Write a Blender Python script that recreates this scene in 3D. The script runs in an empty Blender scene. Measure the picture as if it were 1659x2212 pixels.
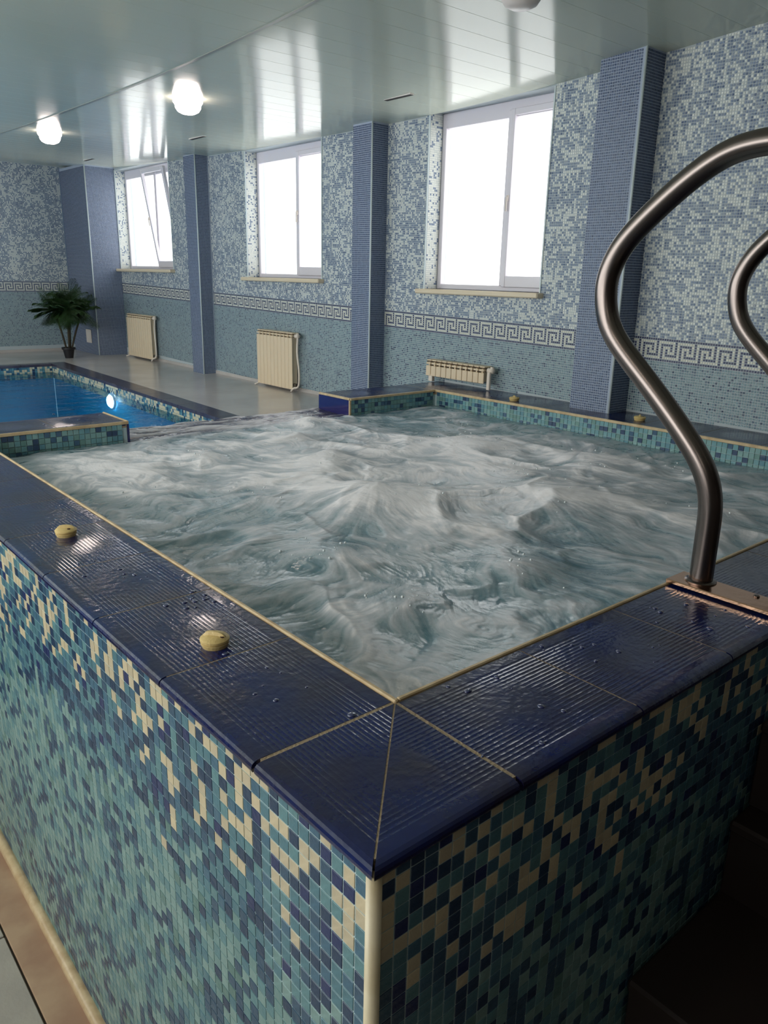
import bpy, math, random
import numpy as np
from mathutils import Vector, Matrix
random.seed(7); rng = np.random.default_rng(11)
S = 0.27                       # one coping tile length in metres; all coordinates below are in tile lengths
scn = bpy.context.scene
C = scn.collection

# ------------------------------------------------------------------ camera
CAMP = (-1.58639, -1.85994, 2.19052)
RT = Vector((0.76198, -0.64724, 0.02162)); UP = Vector((0.17252, 0.23505, 0.95655)); FW = Vector((0.62420, 0.72514, -0.29076))
cd = bpy.data.cameras.new('camera'); cam = bpy.data.objects.new('camera', cd); C.objects.link(cam)
cd.sensor_fit = 'VERTICAL'; cd.sensor_height = 36.0; cd.lens = 1670.97 / 2212 * 36.0
cd.clip_start = 0.02; cd.clip_end = 200
m = Matrix((RT, UP, -FW)).transposed().to_4x4(); m.translation = Vector(CAMP) * S
cam.matrix_world = m
scn.camera = cam

# ------------------------------------------------------------------ world, exposure, lights
w = bpy.data.worlds.new('overcast_sky'); scn.world = w; w.use_nodes = True
bg = w.node_tree.nodes['Background']; bg.inputs[0].default_value = (0.98, 1.0, 0.99, 1); bg.inputs[1].default_value = 3.0
scn.view_settings.view_transform = 'Standard'; scn.view_settings.look = 'None'
scn.view_settings.exposure = 0.0; scn.view_settings.gamma = 1.0; scn.view_settings.use_curve_mapping = False

def area(name, loc, target, sx, sy, energy, col, portal=False):
    l = bpy.data.lights.new(name, 'AREA'); l.shape = 'RECTANGLE'; l.size = sx * S; l.size_y = sy * S
    l.energy = energy; l.color = col
    if portal: l.cycles.is_portal = True
    o = bpy.data.objects.new(name, l); C.objects.link(o); o.location = Vector(loc) * S
    o.rotation_euler = (Vector(target) - Vector(loc)).to_track_quat('-Z', 'Y').to_euler()
    return o
WINS = [(7.92, 11.12, 1.96, 5.50), (14.98, 18.6, 2.1, 5.45), (23.4, 27.75, 2.27, 5.68)]   # y0, y1, z0, z1
for y0, y1, z0, z1 in WINS:
    area('daylight_portal', (11.35, (y0+y1)/2, (z0+z1)/2), (0, (y0+y1)/2, (z0+z1)/2), y1-y0, z1-z0, 1, (1, 1, 1), True)
# unseen fill lights added left of and behind the camera to brighten the hall
area('opposite_fill_light', (-7.8, 14.0, 2.6), (0, 14.0, 1.6), 26.0, 4.4, 142.0, (0.97, 1.0, 0.97))
area('side_fill_light', (-7.8, 0.5, 2.0), (0, 2.5, -1.0), 5.0, 4.0, 9.0, (1.0, 0.97, 0.92))  # added fill for the left face of the tub
area('rear_fill_light', (-4.6, -3.6, 5.2), (-1.5, 1.0, -2.0), 1.4, 1.4, 1.2, (1.0, 0.93, 0.82))  # added unseen source for the right face of the tub

# ------------------------------------------------------------------ materials
def lin(c):
    return tuple(((v/255)/12.92 if v/255 <= .04045 else ((v/255+.055)/1.055)**2.4) for v in c)
def M(name, col, rough=.5, metal=0, spec=.5, bump=0, bscale=200, **k):
    m = bpy.data.materials.new(name); m.use_nodes = True
    nt = m.node_tree; b = nt.nodes['Principled BSDF']
    b.inputs['Base Color'].default_value = (*lin(col), 1); b.inputs['Roughness'].default_value = rough
    b.inputs['Metallic'].default_value = metal; b.inputs['Specular IOR Level'].default_value = spec
    if k.get('emit'):
        b.inputs['Emission Color'].default_value = (*lin(k['ecol']), 1); b.inputs['Emission Strength'].default_value = k['emit']
    if k.get('coat'): b.inputs['Coat Weight'].default_value = k['coat']; b.inputs['Coat Roughness'].default_value = .05
    tc = nt.nodes.new('ShaderNodeTexCoord')
    if k.get('mottle'):
        n = nt.nodes.new('ShaderNodeTexNoise'); n.inputs['Scale'].default_value = k.get('mscale', 6); n.inputs['Detail'].default_value = 6
        r = nt.nodes.new('ShaderNodeMix'); r.data_type = 'RGBA'
        r.inputs[6].default_value = (*lin(col), 1); r.inputs[7].default_value = (*lin(k['mottle']), 1)
        nt.links.new(tc.outputs['Object'], n.inputs['Vector'])
        mr = nt.nodes.new('ShaderNodeMapRange'); mr.inputs[1].default_value = .4; mr.inputs[2].default_value = .65
        nt.links.new(n.outputs[0], mr.inputs[0]); nt.links.new(mr.outputs[0], r.inputs[0])
        nt.links.new(r.outputs[2], b.inputs['Base Color'])
    if bump:
        n = nt.nodes.new('ShaderNodeTexNoise'); n.inputs['Scale'].default_value = bscale; n.inputs['Detail'].default_value = 3
        nt.links.new(tc.outputs['Object'], n.inputs['Vector'])
        bp = nt.nodes.new('ShaderNodeBump'); bp.inputs['Strength'].default_value = bump; bp.inputs['Distance'].default_value = .01
        nt.links.new(n.outputs[0], bp.inputs['Height']); nt.links.new(bp.outputs[0], b.inputs['Normal'])
    return m
def Mtile(name, rough=.22, bump=.25, bscale=60):       # per-tile colour attribute, slightly uneven glass surface
    m = M(name, (128, 128, 128), rough, bump=bump, bscale=bscale)
    nt = m.node_tree; a = nt.nodes.new('ShaderNodeAttribute'); a.attribute_name = 'Col'
    nt.links.new(a.outputs['Color'], nt.nodes['Principled BSDF'].inputs['Base Color'])
    return m
mat_tile_near = Mtile('glass_mosaic_large', .28, .3, 45)
mat_tile_wall = Mtile('glass_mosaic_small', .22, .45, 110)
mat_tile_pillar = Mtile('glass_mosaic_blue', .2, .35, 110)
mat_tile_pool = Mtile('pool_mosaic', .3, .2, 60)
mat_grout_near = M('grout_pale_blue', (186, 206, 208), .8, bump=.3, bscale=300)
mat_grout_wall = M('grout_grey_blue', (182, 190, 194), .8)
mat_grout_pillar = M('grout_light', (168, 178, 196), .8)
mat_cream_trim = M('cream_trim', (208, 184, 146), .4, mottle=(188, 160, 122), mscale=30)
mat_corner_trim = M('corner_trim_plastic', (226, 212, 180), .35, mottle=(205, 188, 150), mscale=12)
mat_corner_white = M('corner_strip_white', (206, 216, 218), .35)
mat_grout_cream = M('coping_grout', (160, 142, 116), .8, bump=.4, bscale=200)
mat_wall = M('plain_wall', (150, 165, 175), .7)
mat_wall_dark = M('shade_darkened_wall', (60, 52, 48), .8)  # unseen front wall coloured dark to keep the near end in shade
mat_white = M('white_pvc', (226, 220, 228), .3)
mat_sill = M('cream_sill', (224, 206, 178), .35)
mat_rad = M('radiator_cream', (228, 206, 176), .4)
mat_rad_dark = M('radiator_gap_shade', (96, 86, 74), .6)  # dark tone stands in for shade between the radiator fins
mat_deck = M('deck_tile', (196, 188, 184), .2, mottle=(184, 176, 172), mscale=3)
mat_floor = M('floor_tile', (168, 160, 148), .35, mottle=(156, 148, 138), mscale=7, bump=.1, bscale=80)
mat_floor_joint = M('floor_joint', (70, 62, 54), .9)
mat_floor_band = M('floor_band_beige', (176, 146, 118), .45, mottle=(158, 124, 100), mscale=9)
mat_navy_low = M('weir_navy', (38, 34, 92), .12, coat=.5)
mat_pool_coping = M('pool_coping', (62, 56, 72), .2, mottle=(78, 70, 80), mscale=9)
mat_black = M('black_plastic', (22, 20, 24), .5)
mat_wood = M('dark_brown_wood', (30, 15, 11), .7, mottle=(30, 14, 9), mscale=12)
mat_knob = M('knob_beige', (214, 186, 124), .4, bump=.15, bscale=250)
mat_knob_dark = M('knob_mark', (70, 34, 24), .6)
mat_slot = M('slot_dark', (42, 38, 36), .7)
mat_leaf = M('palm_leaf', (40, 70, 26), .6, mottle=(24, 46, 16), mscale=8)
mat_stem = M('palm_stem', (58, 50, 34), .7)
mat_lamp_on = M('lamp_glass_lit', (255, 244, 235), .4, emit=14, ecol=(255, 236, 226))
mat_lamp_off = M('lamp_glass_unlit', (232, 220, 214), .35)
mat_lamp_ring = M('lamp_ring', (236, 226, 220), .35)
mat_uw = M('pool_light_glass', (255, 255, 255), .3, emit=40, ecol=(226, 232, 255))
mat_socket = M('white_plastic', (214, 204, 196), .5)
mat_hose = M('white_hose', (228, 214, 200), .45)

# wet ribbed navy coping glaze
mat_coping = M('navy_coping_glaze', (24, 36, 92), .16, coat=.35)
def _cop(m):
    nt = m.node_tree; b = nt.nodes['Principled BSDF']; tc = nt.nodes['Texture Coordinate']
    oi = nt.nodes.new('ShaderNodeNewGeometry')
    n = nt.nodes.new('ShaderNodeTexNoise'); n.inputs['Scale'].default_value = 7; n.inputs['Detail'].default_value = 5
    nt.links.new(oi.outputs['Position'], n.inputs['Vector'])
    mx = nt.nodes.new('ShaderNodeMix'); mx.data_type = 'RGBA'
    mx.inputs[6].default_value = (*lin((16, 30, 84)), 1); mx.inputs[7].default_value = (*lin((30, 28, 58)), 1)
    mr = nt.nodes.new('ShaderNodeMapRange'); mr.inputs[1].default_value = .4; mr.inputs[2].default_value = .62
    nt.links.new(n.outputs[0], mr.inputs[0]); nt.links.new(mr.outputs[0], mx.inputs[0]); nt.links.new(mx.outputs[2], b.inputs['Base Color'])
    r2 = nt.nodes.new('ShaderNodeMapRange'); r2.inputs[1].default_value = .35; r2.inputs[2].default_value = .7; r2.inputs[3].default_value = .1; r2.inputs[4].default_value = .3
    nt.links.new(n.outputs[0], r2.inputs[0]); nt.links.new(r2.outputs[0], b.inputs['Roughness'])
    n2 = nt.nodes.new('ShaderNodeTexNoise'); n2.inputs['Scale'].default_value = 70; n2.inputs['Detail'].default_value = 2
    nt.links.new(oi.outputs['Position'], n2.inputs['Vector'])
    bp = nt.nodes.new('ShaderNodeBump'); bp.inputs['Strength'].default_value = .12; bp.inputs['Distance'].default_value = .01
    nt.links.new(n2.outputs[0], bp.inputs['Height']); nt.links.new(bp.outputs[0], b.inputs['Normal'])
_cop(mat_coping)

# glossy white ceiling planks, gently wavy
mat_ceil = M('glossy_white_plank', (206, 211, 196), .14, spec=.25)
def _ceil(m):
    nt = m.node_tree; b = nt.nodes['Principled BSDF']; g = nt.nodes.new('ShaderNodeNewGeometry')
    n = nt.nodes.new('ShaderNodeTexNoise'); n.inputs['Scale'].default_value = 1.6; n.inputs['Detail'].default_value = 1
    mp = nt.nodes.new('ShaderNodeMapping'); mp.inputs['Scale'].default_value = (1.0, 1.0, 1)
    nt.links.new(g.outputs['Position'], mp.inputs[0]); nt.links.new(mp.outputs[0], n.inputs['Vector'])
    bp = nt.nodes.new('ShaderNodeBump'); bp.inputs['Strength'].default_value = .35; bp.inputs['Distance'].default_value = .012
    nt.links.new(n.outputs[0], bp.inputs['Height']); nt.links.new(bp.outputs[0], b.inputs['Normal'])
    b.inputs['Coat Weight'].default_value = .0; b.inputs['Coat Roughness'].default_value = .1
_ceil(mat_ceil)

mat_steel = M('brushed_steel', (122, 112, 108), .27, metal=1)
mat_plate = M('steel_plate', (206, 164, 136), .18, metal=1, bump=.1, bscale=30)  # warm tint stands in for brown surroundings reflected in the steel

def glass_mat():
    m = bpy.data.materials.new('window_glass'); m.use_nodes = True; nt = m.node_tree; nt.nodes.clear()
    o = nt.nodes.new('ShaderNodeOutputMaterial'); t = nt.nodes.new('ShaderNodeBsdfTransparent'); g = nt.nodes.new('ShaderNodeBsdfGlossy')
    g.inputs['Roughness'].default_value = .02; mx = nt.nodes.new('ShaderNodeMixShader'); mx.inputs[0].default_value = .05
    nt.links.new(t.outputs[0], mx.inputs[1]); nt.links.new(g.outputs[0], mx.inputs[2])
    nt.links.new(mx.outputs[0], o.inputs[0]); return m
mat_glass = glass_mat()
def pool_water_mat():
    m = bpy.data.materials.new('pool_water'); m.use_nodes = True; nt = m.node_tree; nt.nodes.clear()
    o = nt.nodes.new('ShaderNodeOutputMaterial'); t = nt.nodes.new('ShaderNodeBsdfTransparent'); t.inputs[0].default_value = (*lin((176, 226, 244)), 1)
    g = nt.nodes.new('ShaderNodeBsdfGlossy'); g.inputs['Roughness'].default_value = .06
    f = nt.nodes.new('ShaderNodeFresnel'); f.inputs[0].default_value = 1.18
    ge = nt.nodes.new('ShaderNodeNewGeometry'); n = nt.nodes.new('ShaderNodeTexNoise'); n.inputs['Scale'].default_value = 7; n.inputs['Detail'].default_value = 3
    nt.links.new(ge.outputs['Position'], n.inputs['Vector'])
    bp = nt.nodes.new('ShaderNodeBump'); bp.inputs['Strength'].default_value = .5; bp.inputs['Distance'].default_value = .02
    nt.links.new(n.outputs[0], bp.inputs['Height']); nt.links.new(bp.outputs[0], g.inputs['Normal']); nt.links.new(bp.outputs[0], f.inputs['Normal'])
    mx = nt.nodes.new('ShaderNodeMixShader'); nt.links.new(f.outputs[0], mx.inputs[0]); nt.links.new(t.outputs[0], mx.inputs[1]); nt.links.new(g.outputs[0], mx.inputs[2])
    nt.links.new(mx.outputs[0], o.inputs[0]); return m
mat_pool_water = pool_water_mat()
def foam_mat():
    m = bpy.data.materials.new('churning_water'); m.use_nodes = True; nt = m.node_tree; b = nt.nodes['Principled BSDF']
    L = nt.links.new; N = nt.nodes.new
    a = N('ShaderNodeAttribute'); a.attribute_name = 'Col'
    sep = N('ShaderNodeSeparateColor'); L(a.outputs['Color'], sep.inputs[0])
    g = N('ShaderNodeNewGeometry')
    # streak coordinates bend with a slow swirl
    sw = N('ShaderNodeTexNoise'); sw.inputs['Scale'].default_value = 1.6; sw.inputs['Detail'].default_value = 1
    L(g.outputs['Position'], sw.inputs['Vector'])
    sc = N('ShaderNodeVectorMath'); sc.operation = 'MULTIPLY_ADD'; sc.inputs[1].default_value = (.8, .8, .3)
    L(sw.outputs['Color'], sc.inputs[0]); L(g.outputs['Position'], sc.inputs[2])
    mp = N('ShaderNodeMapping'); mp.inputs['Rotation'].default_value = (0, 0, .75); mp.inputs['Scale'].default_value = (1.0, .5, .8)
    L(sc.outputs[0], mp.inputs[0])
    st = N('ShaderNodeTexNoise'); st.inputs['Scale'].default_value = 34; st.inputs['Detail'].default_value = 6; st.inputs['Roughness'].default_value = .6; st.inputs['Distortion'].default_value = .4
    L(mp.outputs[0], st.inputs['Vector'])
    f = N('ShaderNodeMath'); f.operation = 'MULTIPLY_ADD'; f.inputs[1].default_value = .3; f.inputs[2].default_value = -.15
    L(st.outputs[0], f.inputs[0])
    ad = N('ShaderNodeMath'); ad.operation = 'ADD'; ad.use_clamp = True; L(f.outputs[0], ad.inputs[0]); L(sep.outputs[0], ad.inputs[1])
    cr = N('ShaderNodeValToRGB'); e = cr.color_ramp
    e.elements[0].position = 0; e.elements[0].color = (*lin((84, 118, 130)), 1)
    e.elements[1].position = 1; e.elements[1].color = (*lin((250, 244, 246)), 1)
    x = e.elements.new(.35); x.color = (*lin((142, 160, 168)), 1); x = e.elements.new(.7); x.color = (*lin((198, 200, 206)), 1)
    L(ad.outputs[0], cr.inputs[0])
    c2 = N('ShaderNodeValToRGB'); c2.color_ramp.elements[0].color = (*lin((52, 48, 78)), 1); c2.color_ramp.elements[1].color = (*lin((214, 208, 212)), 1); c2.color_ramp.elements[1].position = .8
    L(ad.outputs[0], c2.inputs[0]); mxw = N('ShaderNodeMix'); mxw.data_type = 'RGBA'
    L(sep.outputs[1], mxw.inputs[0]); L(cr.outputs[0], mxw.inputs[6]); L(c2.outputs[0], mxw.inputs[7]); L(mxw.outputs[2], b.inputs['Base Color'])
    r = N('ShaderNodeMapRange'); r.inputs[3].default_value = .16; r.inputs[4].default_value = .5; L(ad.outputs[0], r.inputs[0]); L(r.outputs[0], b.inputs['Roughness'])
    n2 = N('ShaderNodeTexNoise'); n2.inputs['Scale'].default_value = 26; n2.inputs['Detail'].default_value = 5; L(mp.outputs[0], n2.inputs['Vector'])
    bp = N('ShaderNodeBump'); bp.inputs['Strength'].default_value = .3; bp.inputs['Distance'].default_value = .012
    L(n2.outputs[0], bp.inputs['Height']); L(bp.outputs[0], b.inputs['Normal'])
    return m
mat_foam = foam_mat()

# ------------------------------------------------------------------ object helpers
class MB:
    def __init__(s): s.v = []; s.f = []
    def add(s, vs, fs):
        o = len(s.v); s.v += [tuple(map(float, p)) for p in vs]; s.f += [tuple(i+o for i in f) for f in fs]; return s
    def box(s, a, b):
        x0, y0, z0 = a; x1, y1, z1 = b
        return s.add([(x0,y0,z0),(x1,y0,z0),(x1,y1,z0),(x0,y1,z0),(x0,y0,z1),(x1,y0,z1),(x1,y1,z1),(x0,y1,z1)],
                     [(0,3,2,1),(4,5,6,7),(0,1,5,4),(1,2,6,5),(2,3,7,6),(3,0,4,7)])
    def bbox(s, a, b, r):       # chamfered box
        x0, y0, z0 = a; x1, y1, z1 = b; vs = []; 
        o = len(s.v); idx = {}
        for ix, X in ((0, x0), (1, x1)):
            for iy, Y in ((0, y0), (1, y1)):
                for iz, Z in ((0, z0), (1, z1)):
                    sx, sy, sz = (1 if ix == 0 else -1)*r, (1 if iy == 0 else -1)*r, (1 if iz == 0 else -1)*r
                    for k, p in enumerate(((X, Y+sy, Z+sz), (X+sx, Y, Z+sz), (X+sx, Y+sy, Z))):
                        idx[ix, iy, iz, k] = len(vs); vs.append(p)
        F = []
        I = idx
        for a_ in (0, 1):
            F.append([I[a_,0,0,0], I[a_,1,0,0], I[a_,1,1,0], I[a_,0,1,0]]); F.append([I[0,a_,0,1], I[1,a_,0,1], I[1,a_,1,1], I[0,a_,1,1]])
            F.append([I[0,0,a_,2], I[1,0,a_,2], I[1,1,a_,2], I[0,1,a_,2]])
            for c_ in (0, 1):
                F.append([I[a_,c_,0,0], I[a_,c_,1,0], I[a_,c_,1,1], I[a_,c_,0,1]])
                F.append([I[a_,0,c_,0], I[a_,1,c_,0], I[a_,1,c_,2], I[a_,0,c_,2]])
                F.append([I[0,a_,c_,1], I[1,a_,c_,1], I[1,a_,c_,2], I[0,a_,c_,2]])
                for d_ in (0, 1): F.append([I[a_,c_,d_,0], I[a_,c_,d_,1], I[a_,c_,d_,2]])
        cx = Vector(((x0+x1)/2, (y0+y1)/2, (z0+z1)/2)); G = []
        for f in F:
            p = [Vector(vs[i]) for i in f]; n = (p[1]-p[0]).cross(p[2]-p[0]); c = sum(p, Vector())/len(p) - cx
            G.append(tuple(f) if n.dot(c) > 0 else tuple(reversed(f)))
        return s.add(vs, G)
    def tube(s, path, r, n=16, cap=True):
        P = [Vector(p) for p in path]; rings = []; ref = Vector((0, 0, 1)); 
        t0 = (P[1]-P[0]).normalized(); u = t0.orthogonal().normalized()
        for i, p in enumerate(P):
            t = (P[min(i+1, len(P)-1)] - P[max(i-1, 0)]).normalized()
            u = (u - t*u.dot(t)).normalized(); v = t.cross(u)
            rr = r[i] if isinstance(r, (list, tuple)) else r
            rings.append([p + (u*math.cos(2*math.pi*k/n) + v*math.sin(2*math.pi*k/n))*rr for k in range(n)])
        vs = [q for R_ in rings for q in R_]; fs = []
        for i in range(len(P)-1):
            for k in range(n): fs.append((i*n+k, i*n+(k+1) % n, (i+1)*n+(k+1) % n, (i+1)*n+k))
        if cap: fs += [tuple(reversed(range(n))), tuple((len(P)-1)*n+k for k in range(n))]
        return s.add(vs, fs)
    def lathe(s, prof, c=(0, 0, 0), n=32, sx=1, sy=1):
        vs = []; fs = []
        for r, z in prof:
            for k in range(n):
                a = 2*math.pi*k/n; vs.append((c[0]+r*math.cos(a)*sx, c[1]+r*math.sin(a)*sy, c[2]+z))
        for i in range(len(prof)-1):
            for k in range(n): fs.append((i*n+k, i*n+(k+1) % n, (i+1)*n+(k+1) % n, (i+1)*n+k))
        fs += [tuple(reversed(range(n))), tuple((len(prof)-1)*n+k for k in range(n))]
        return s.add(vs, fs)
def rootloc(o):
    l = Vector((0, 0, 0))
    while o: l += o.location; o = o.parent
    return l
def link(name, me, mat, parent=None, smooth=False, loc=None):
    o = bpy.data.objects.new(name, me); C.objects.link(o)
    if mat and not me.materials: me.materials.append(mat)
    if smooth: me.polygons.foreach_set('use_smooth', [True]*len(me.polygons))
    if parent: o.parent = parent
    if loc is not None: o.location = Vector(loc)*S - (rootloc(parent) if parent else Vector())
    return o
def obj(name, mb, mat, parent=None, smooth=False, base=None, label=None, autosmooth=None):
    off = rootloc(parent) if parent else (Vector(base)*S if base is not None else Vector())
    me = bpy.data.meshes.new(name); me.from_pydata([tuple(Vector(v)*S - off) for v in mb.v], [], mb.f); me.update()
    o = link(name, me, mat, parent, smooth)
    if base is not None and not parent: o.location = off
    if autosmooth:
        me.polygons.foreach_set('use_smooth', [True]*len(me.polygons))
        me.set_sharp_from_angle(angle=math.radians(autosmooth))
    if label: o['label'] = label
    return o
def tag(o, label, cat=None, group=None, kind=None):
    o['label'] = label
    if cat: o['category'] = cat
    if group: o['group'] = group
    if kind: o['kind'] = kind
    return o
def thing(name, loc, label, cat, group=None):
    o = bpy.data.objects.new(name, None); C.objects.link(o); o.location = Vector(loc)*S; o.empty_display_size = .05
    return tag(o, label, cat, group)
def struct(o): o['kind'] = 'structure'; return o
def npmesh(name, V, Q, col, off):
    me = bpy.data.meshes.new(name); n = len(V)
    me.vertices.add(n); me.vertices.foreach_set('co', (V*S - np.array(off)).astype(np.float32).ravel())
    me.loops.add(Q.size); me.loops.foreach_set('vertex_index', Q.astype(np.int32).ravel())
    me.polygons.add(len(Q)); me.polygons.foreach_set('loop_start', np.arange(0, Q.size, Q.shape[1], dtype=np.int32))
    me.polygons.foreach_set('use_smooth', [False]*len(Q))
    me.update(calc_edges=True)
    if col is not None:
        a = me.color_attributes.new('Col', 'FLOAT_COLOR', 'POINT')
        c4 = np.ones((n, 4), np.float32); c4[:, :3] = col; a.data.foreach_set('color', c4.ravel())
    return me
def tile_arrays(O, U, V, N, nu, nv, p, gap, thick, col, mask, sides=True, zoff=None):
    """grid of separate little tiles; col (nv,nu,3) linear, mask (nv,nu)"""
    O, U, V, N = map(lambda a: np.array(a, float), (O, U, V, N))
    jj, ii = np.nonzero(mask); n = len(ii)
    h = (p-gap)/2
    c = O + np.outer((ii+.5)*p, U) + np.outer((jj+.5)*p, V)
    if zoff is not None: c[:, 2] += zoff(c[:, 1])
    corners = [(-h, -h), (h, -h), (h, h), (-h, h)]
    front = np.stack([c + U*a + V*b + N*thick for a, b in corners], 1)
    flip = np.dot(np.cross(U, V), N) < 0
    if sides:
        back = np.stack([c + U*a + V*b for a, b in corners], 1)
        Vv = np.concatenate([front, back], 1).reshape(-1, 3); k = 8
        q = [(0, 1, 2, 3), (4, 5, 1, 0), (5, 6, 2, 1), (6, 7, 3, 2), (7, 4, 0, 3)]
    else:
        Vv = front.reshape(-1, 3); k = 4; q = [(0, 1, 2, 3)]
    if flip: q = [tuple(reversed(x)) for x in q]
    q = np.array(q); Q = (np.arange(n)[:, None, None]*k + q[None]).reshape(-1, 4)
    return Vv, Q, np.repeat(col[jj, ii], k, 0)
def tiles(name, mat, parent, parts):
    off = np.array(rootloc(parent)) if parent else np.zeros(3)
    Vs, Qs, Cs, o = [], [], [], 0
    for v, q, c in parts:
        Vs.append(v); Qs.append(q+o); Cs.append(c); o += len(v)
    me = npmesh(name, np.concatenate(Vs), np.concatenate(Qs), np.concatenate(Cs), off)
    ob = link(name, me, mat, parent); ob['kind'] = 'stuff'; return ob
def vnoise(x, y, seed=0):
    xi = np.floor(x).astype(np.int64); yi = np.floor(y).astype(np.int64); fx = x-xi; fy = y-yi
    fx = fx*fx*(3-2*fx); fy = fy*fy*(3-2*fy)
    def h(a, b):
        n = (a*374761393 + b*668265263 + seed*1274126177) & 0x7fffffff
        n = ((n ^ (n >> 13))*1274126177) & 0x7fffffff
        return ((n ^ (n >> 16)) & 0xffff)/65535.
    return (h(xi, yi)*(1-fx)+h(xi+1, yi)*fx)*(1-fy) + (h(xi, yi+1)*(1-fx)+h(xi+1, yi+1)*fx)*fy
def fbm(x, y, o=4, seed=0):
    s = 0; a = .5; t = 0
    for k in range(o): s = s + a*vnoise(x*2**k, y*2**k, seed+k*17); t += a; a *= .5
    return s/t
def P_(cols): return np.array([lin(c) for c in cols])
def jit(col, a=.08): return col*(1+rng.uniform(-a, a, col.shape[:2])[..., None])

# ------------------------------------------------------------------ dimensions
BX, PX, BY, FZ, NZ = 10.626, 10.298, 30.31, -.889, -4.28
X0, X1, X2, Y2, Y3, B = 3.03, 7.31, 9.51, 9.51, 10.52, .892
def ceil_z(y):
    y = np.asarray(y, float); a = np.where(y < 12.5, .0052, .0015)
    return 5.42 + a*(np.clip(y, 4.2, 40)-12.5)**2
WP = .0427                                       # pitch of the small wall mosaic
shear = lambda y: .0205*(np.asarray(y)-12.)

# ------------------------------------------------------------------ the setting: walls
def window_wall():
    mb = MB(); ys = [-6.0]
    for y0, y1, z0, z1 in sorted(WINS): ys += [y0, y1]
    ys.append(BY+.6)
    for i in range(len(ys)-1):
        a, b = ys[i], ys[i+1]
        if i % 2 == 0: mb.box((BX, a, -6), (BX+.62, b, 6.3))
        else:
            wv = [v for v in WINS if v[0] == a][0]
            mb.box((BX, a, -6), (BX+.62, b, wv[2])); mb.box((BX, a, wv[3]), (BX+.62, b, 6.3))
    return mb
wall_right = struct(obj('wall_right', window_wall(), mat_grout_wall))
wall_right['label'] = 'long mosaic wall with three windows and greek key border'
wall_back = struct(obj('wall_back', MB().box((-8.0, BY, -6), (BX, BY+.6, 6.6)), mat_grout_wall))
wall_back['label'] = 'far end wall in blue and white mosaic behind the pool'
wl = MB(); wl.box((-8.4, -6, -6), (-8.0, BY+.6, 6.6))
struct(obj('wall_left', wl, mat_wall))
struct(obj('wall_front', MB().box((-8.0, -6.4, -6), (BX, -6.0, 6.6)), mat_wall_dark))

KEY = np.zeros((9, 8), int)                      # dark cells of one greek key period, rows top -> bottom
KEY[0, :] = 1; KEY[8, :] = 1
KEY[2, 0:5] = 1; KEY[2:8, 0] = 1; KEY[2:5, 4] = 1
KEY[6, 2:7] = 1; KEY[1:7, 6] = 1; KEY[4:7, 2] = 1
upper_pal = P_([(226, 228, 222), (212, 216, 212), (132, 146, 168), (114, 130, 156), (148, 158, 172), (84, 102, 134)])
lower_pal = P_([(124, 150, 158), (114, 141, 151), (134, 158, 164), (106, 132, 145), (56, 76, 100), (80, 102, 122)])
key_light = np.array(lin((224, 220, 204))); key_dark = np.array(lin((50, 54, 92)))
def wall_colors(nu, zc, seed, flip=False, kcol=0):
    """zc: row index of the border's top row measured from the bottom"""
    nv = NV
    u, v = np.meshgrid(np.arange(nu), np.arange(nv))
    n = vnoise(u/1.7, v/1.7, seed)*.5 + rng.random((nv, nu))*.5 + (vnoise(u/9., v/9., seed+5)-.5)*.2
    col = upper_pal[np.select([n > .615, n > .545, n > .42, n > .3, n > .2], [0, 1, 2, 3, 4], 5)]
    n2 = rng.random((nv, nu)); st = vnoise(u/3., v*1., seed+9)
    low = lower_pal[np.select([n2 < .28, n2 < .5, n2 < .68, n2 < .84, n2 < .84+.12*(st > .45)], [0, 1, 2, 3, 4], 5)]
    isl = v < KROW-8
    col[isl] = low[isl]
    kk = (v <= KROW) & (v >= KROW-8)
    uu = (-(u-kcol) if flip else (u-kcol)) % 8
    kd = KEY[np.clip(KROW-v, 0, 8), uu]
    kc = np.where(kd[..., None] == 1, key_dark, key_light)
    col[kk] = kc[kk]
    return jit(col, .06)
ZB = -.95                                        # bottom of the mosaic grid at y = 12
KROW = int(round((1.43-ZB)/WP))-1
NV = int((5.95-ZB)/WP)
# window wall, image-left is +y: column 0 at the far end
NU = int((BY-1.0)/WP)
col = wall_colors(NU, np.array([NV]), 3, False, 3)
yc = BY - (np.arange(NU)+.5)*WP; zc = ZB + (np.arange(NV)+.5)*WP
YY, ZZ = np.meshgrid(yc, zc); ZZ = ZZ + shear(YY)
mask = (ZZ < ceil_z(YY)-.01) & (ZZ > FZ+.01)
mask &= ~((YY < Y3) & (ZZ < .02))
for y0, y1, z0, z1 in WINS: mask &= ~((YY > y0-.01) & (YY < y1+.01) & (ZZ > z0-.05) & (ZZ < z1+.6))
PILL = [(5.77, .83), (12.45, .68), (20.72, .72)]        # y of the near edge, width along y
for yp, wd in PILL: mask &= ~((YY > yp+.02) & (YY < yp+wd-.02))
mask &= ~((YY > 27.8))
near = YY < 14.5
parts = []
for mk, sd in ((mask & near, True), (mask & ~near, False)):
    parts.append(tile_arrays((BX, BY, ZB), (0, -1, 0), (0, 0, 1), (-1, 0, 0), NU, NV, WP, .0105, .004, col, mk, sd, shear))
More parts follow.
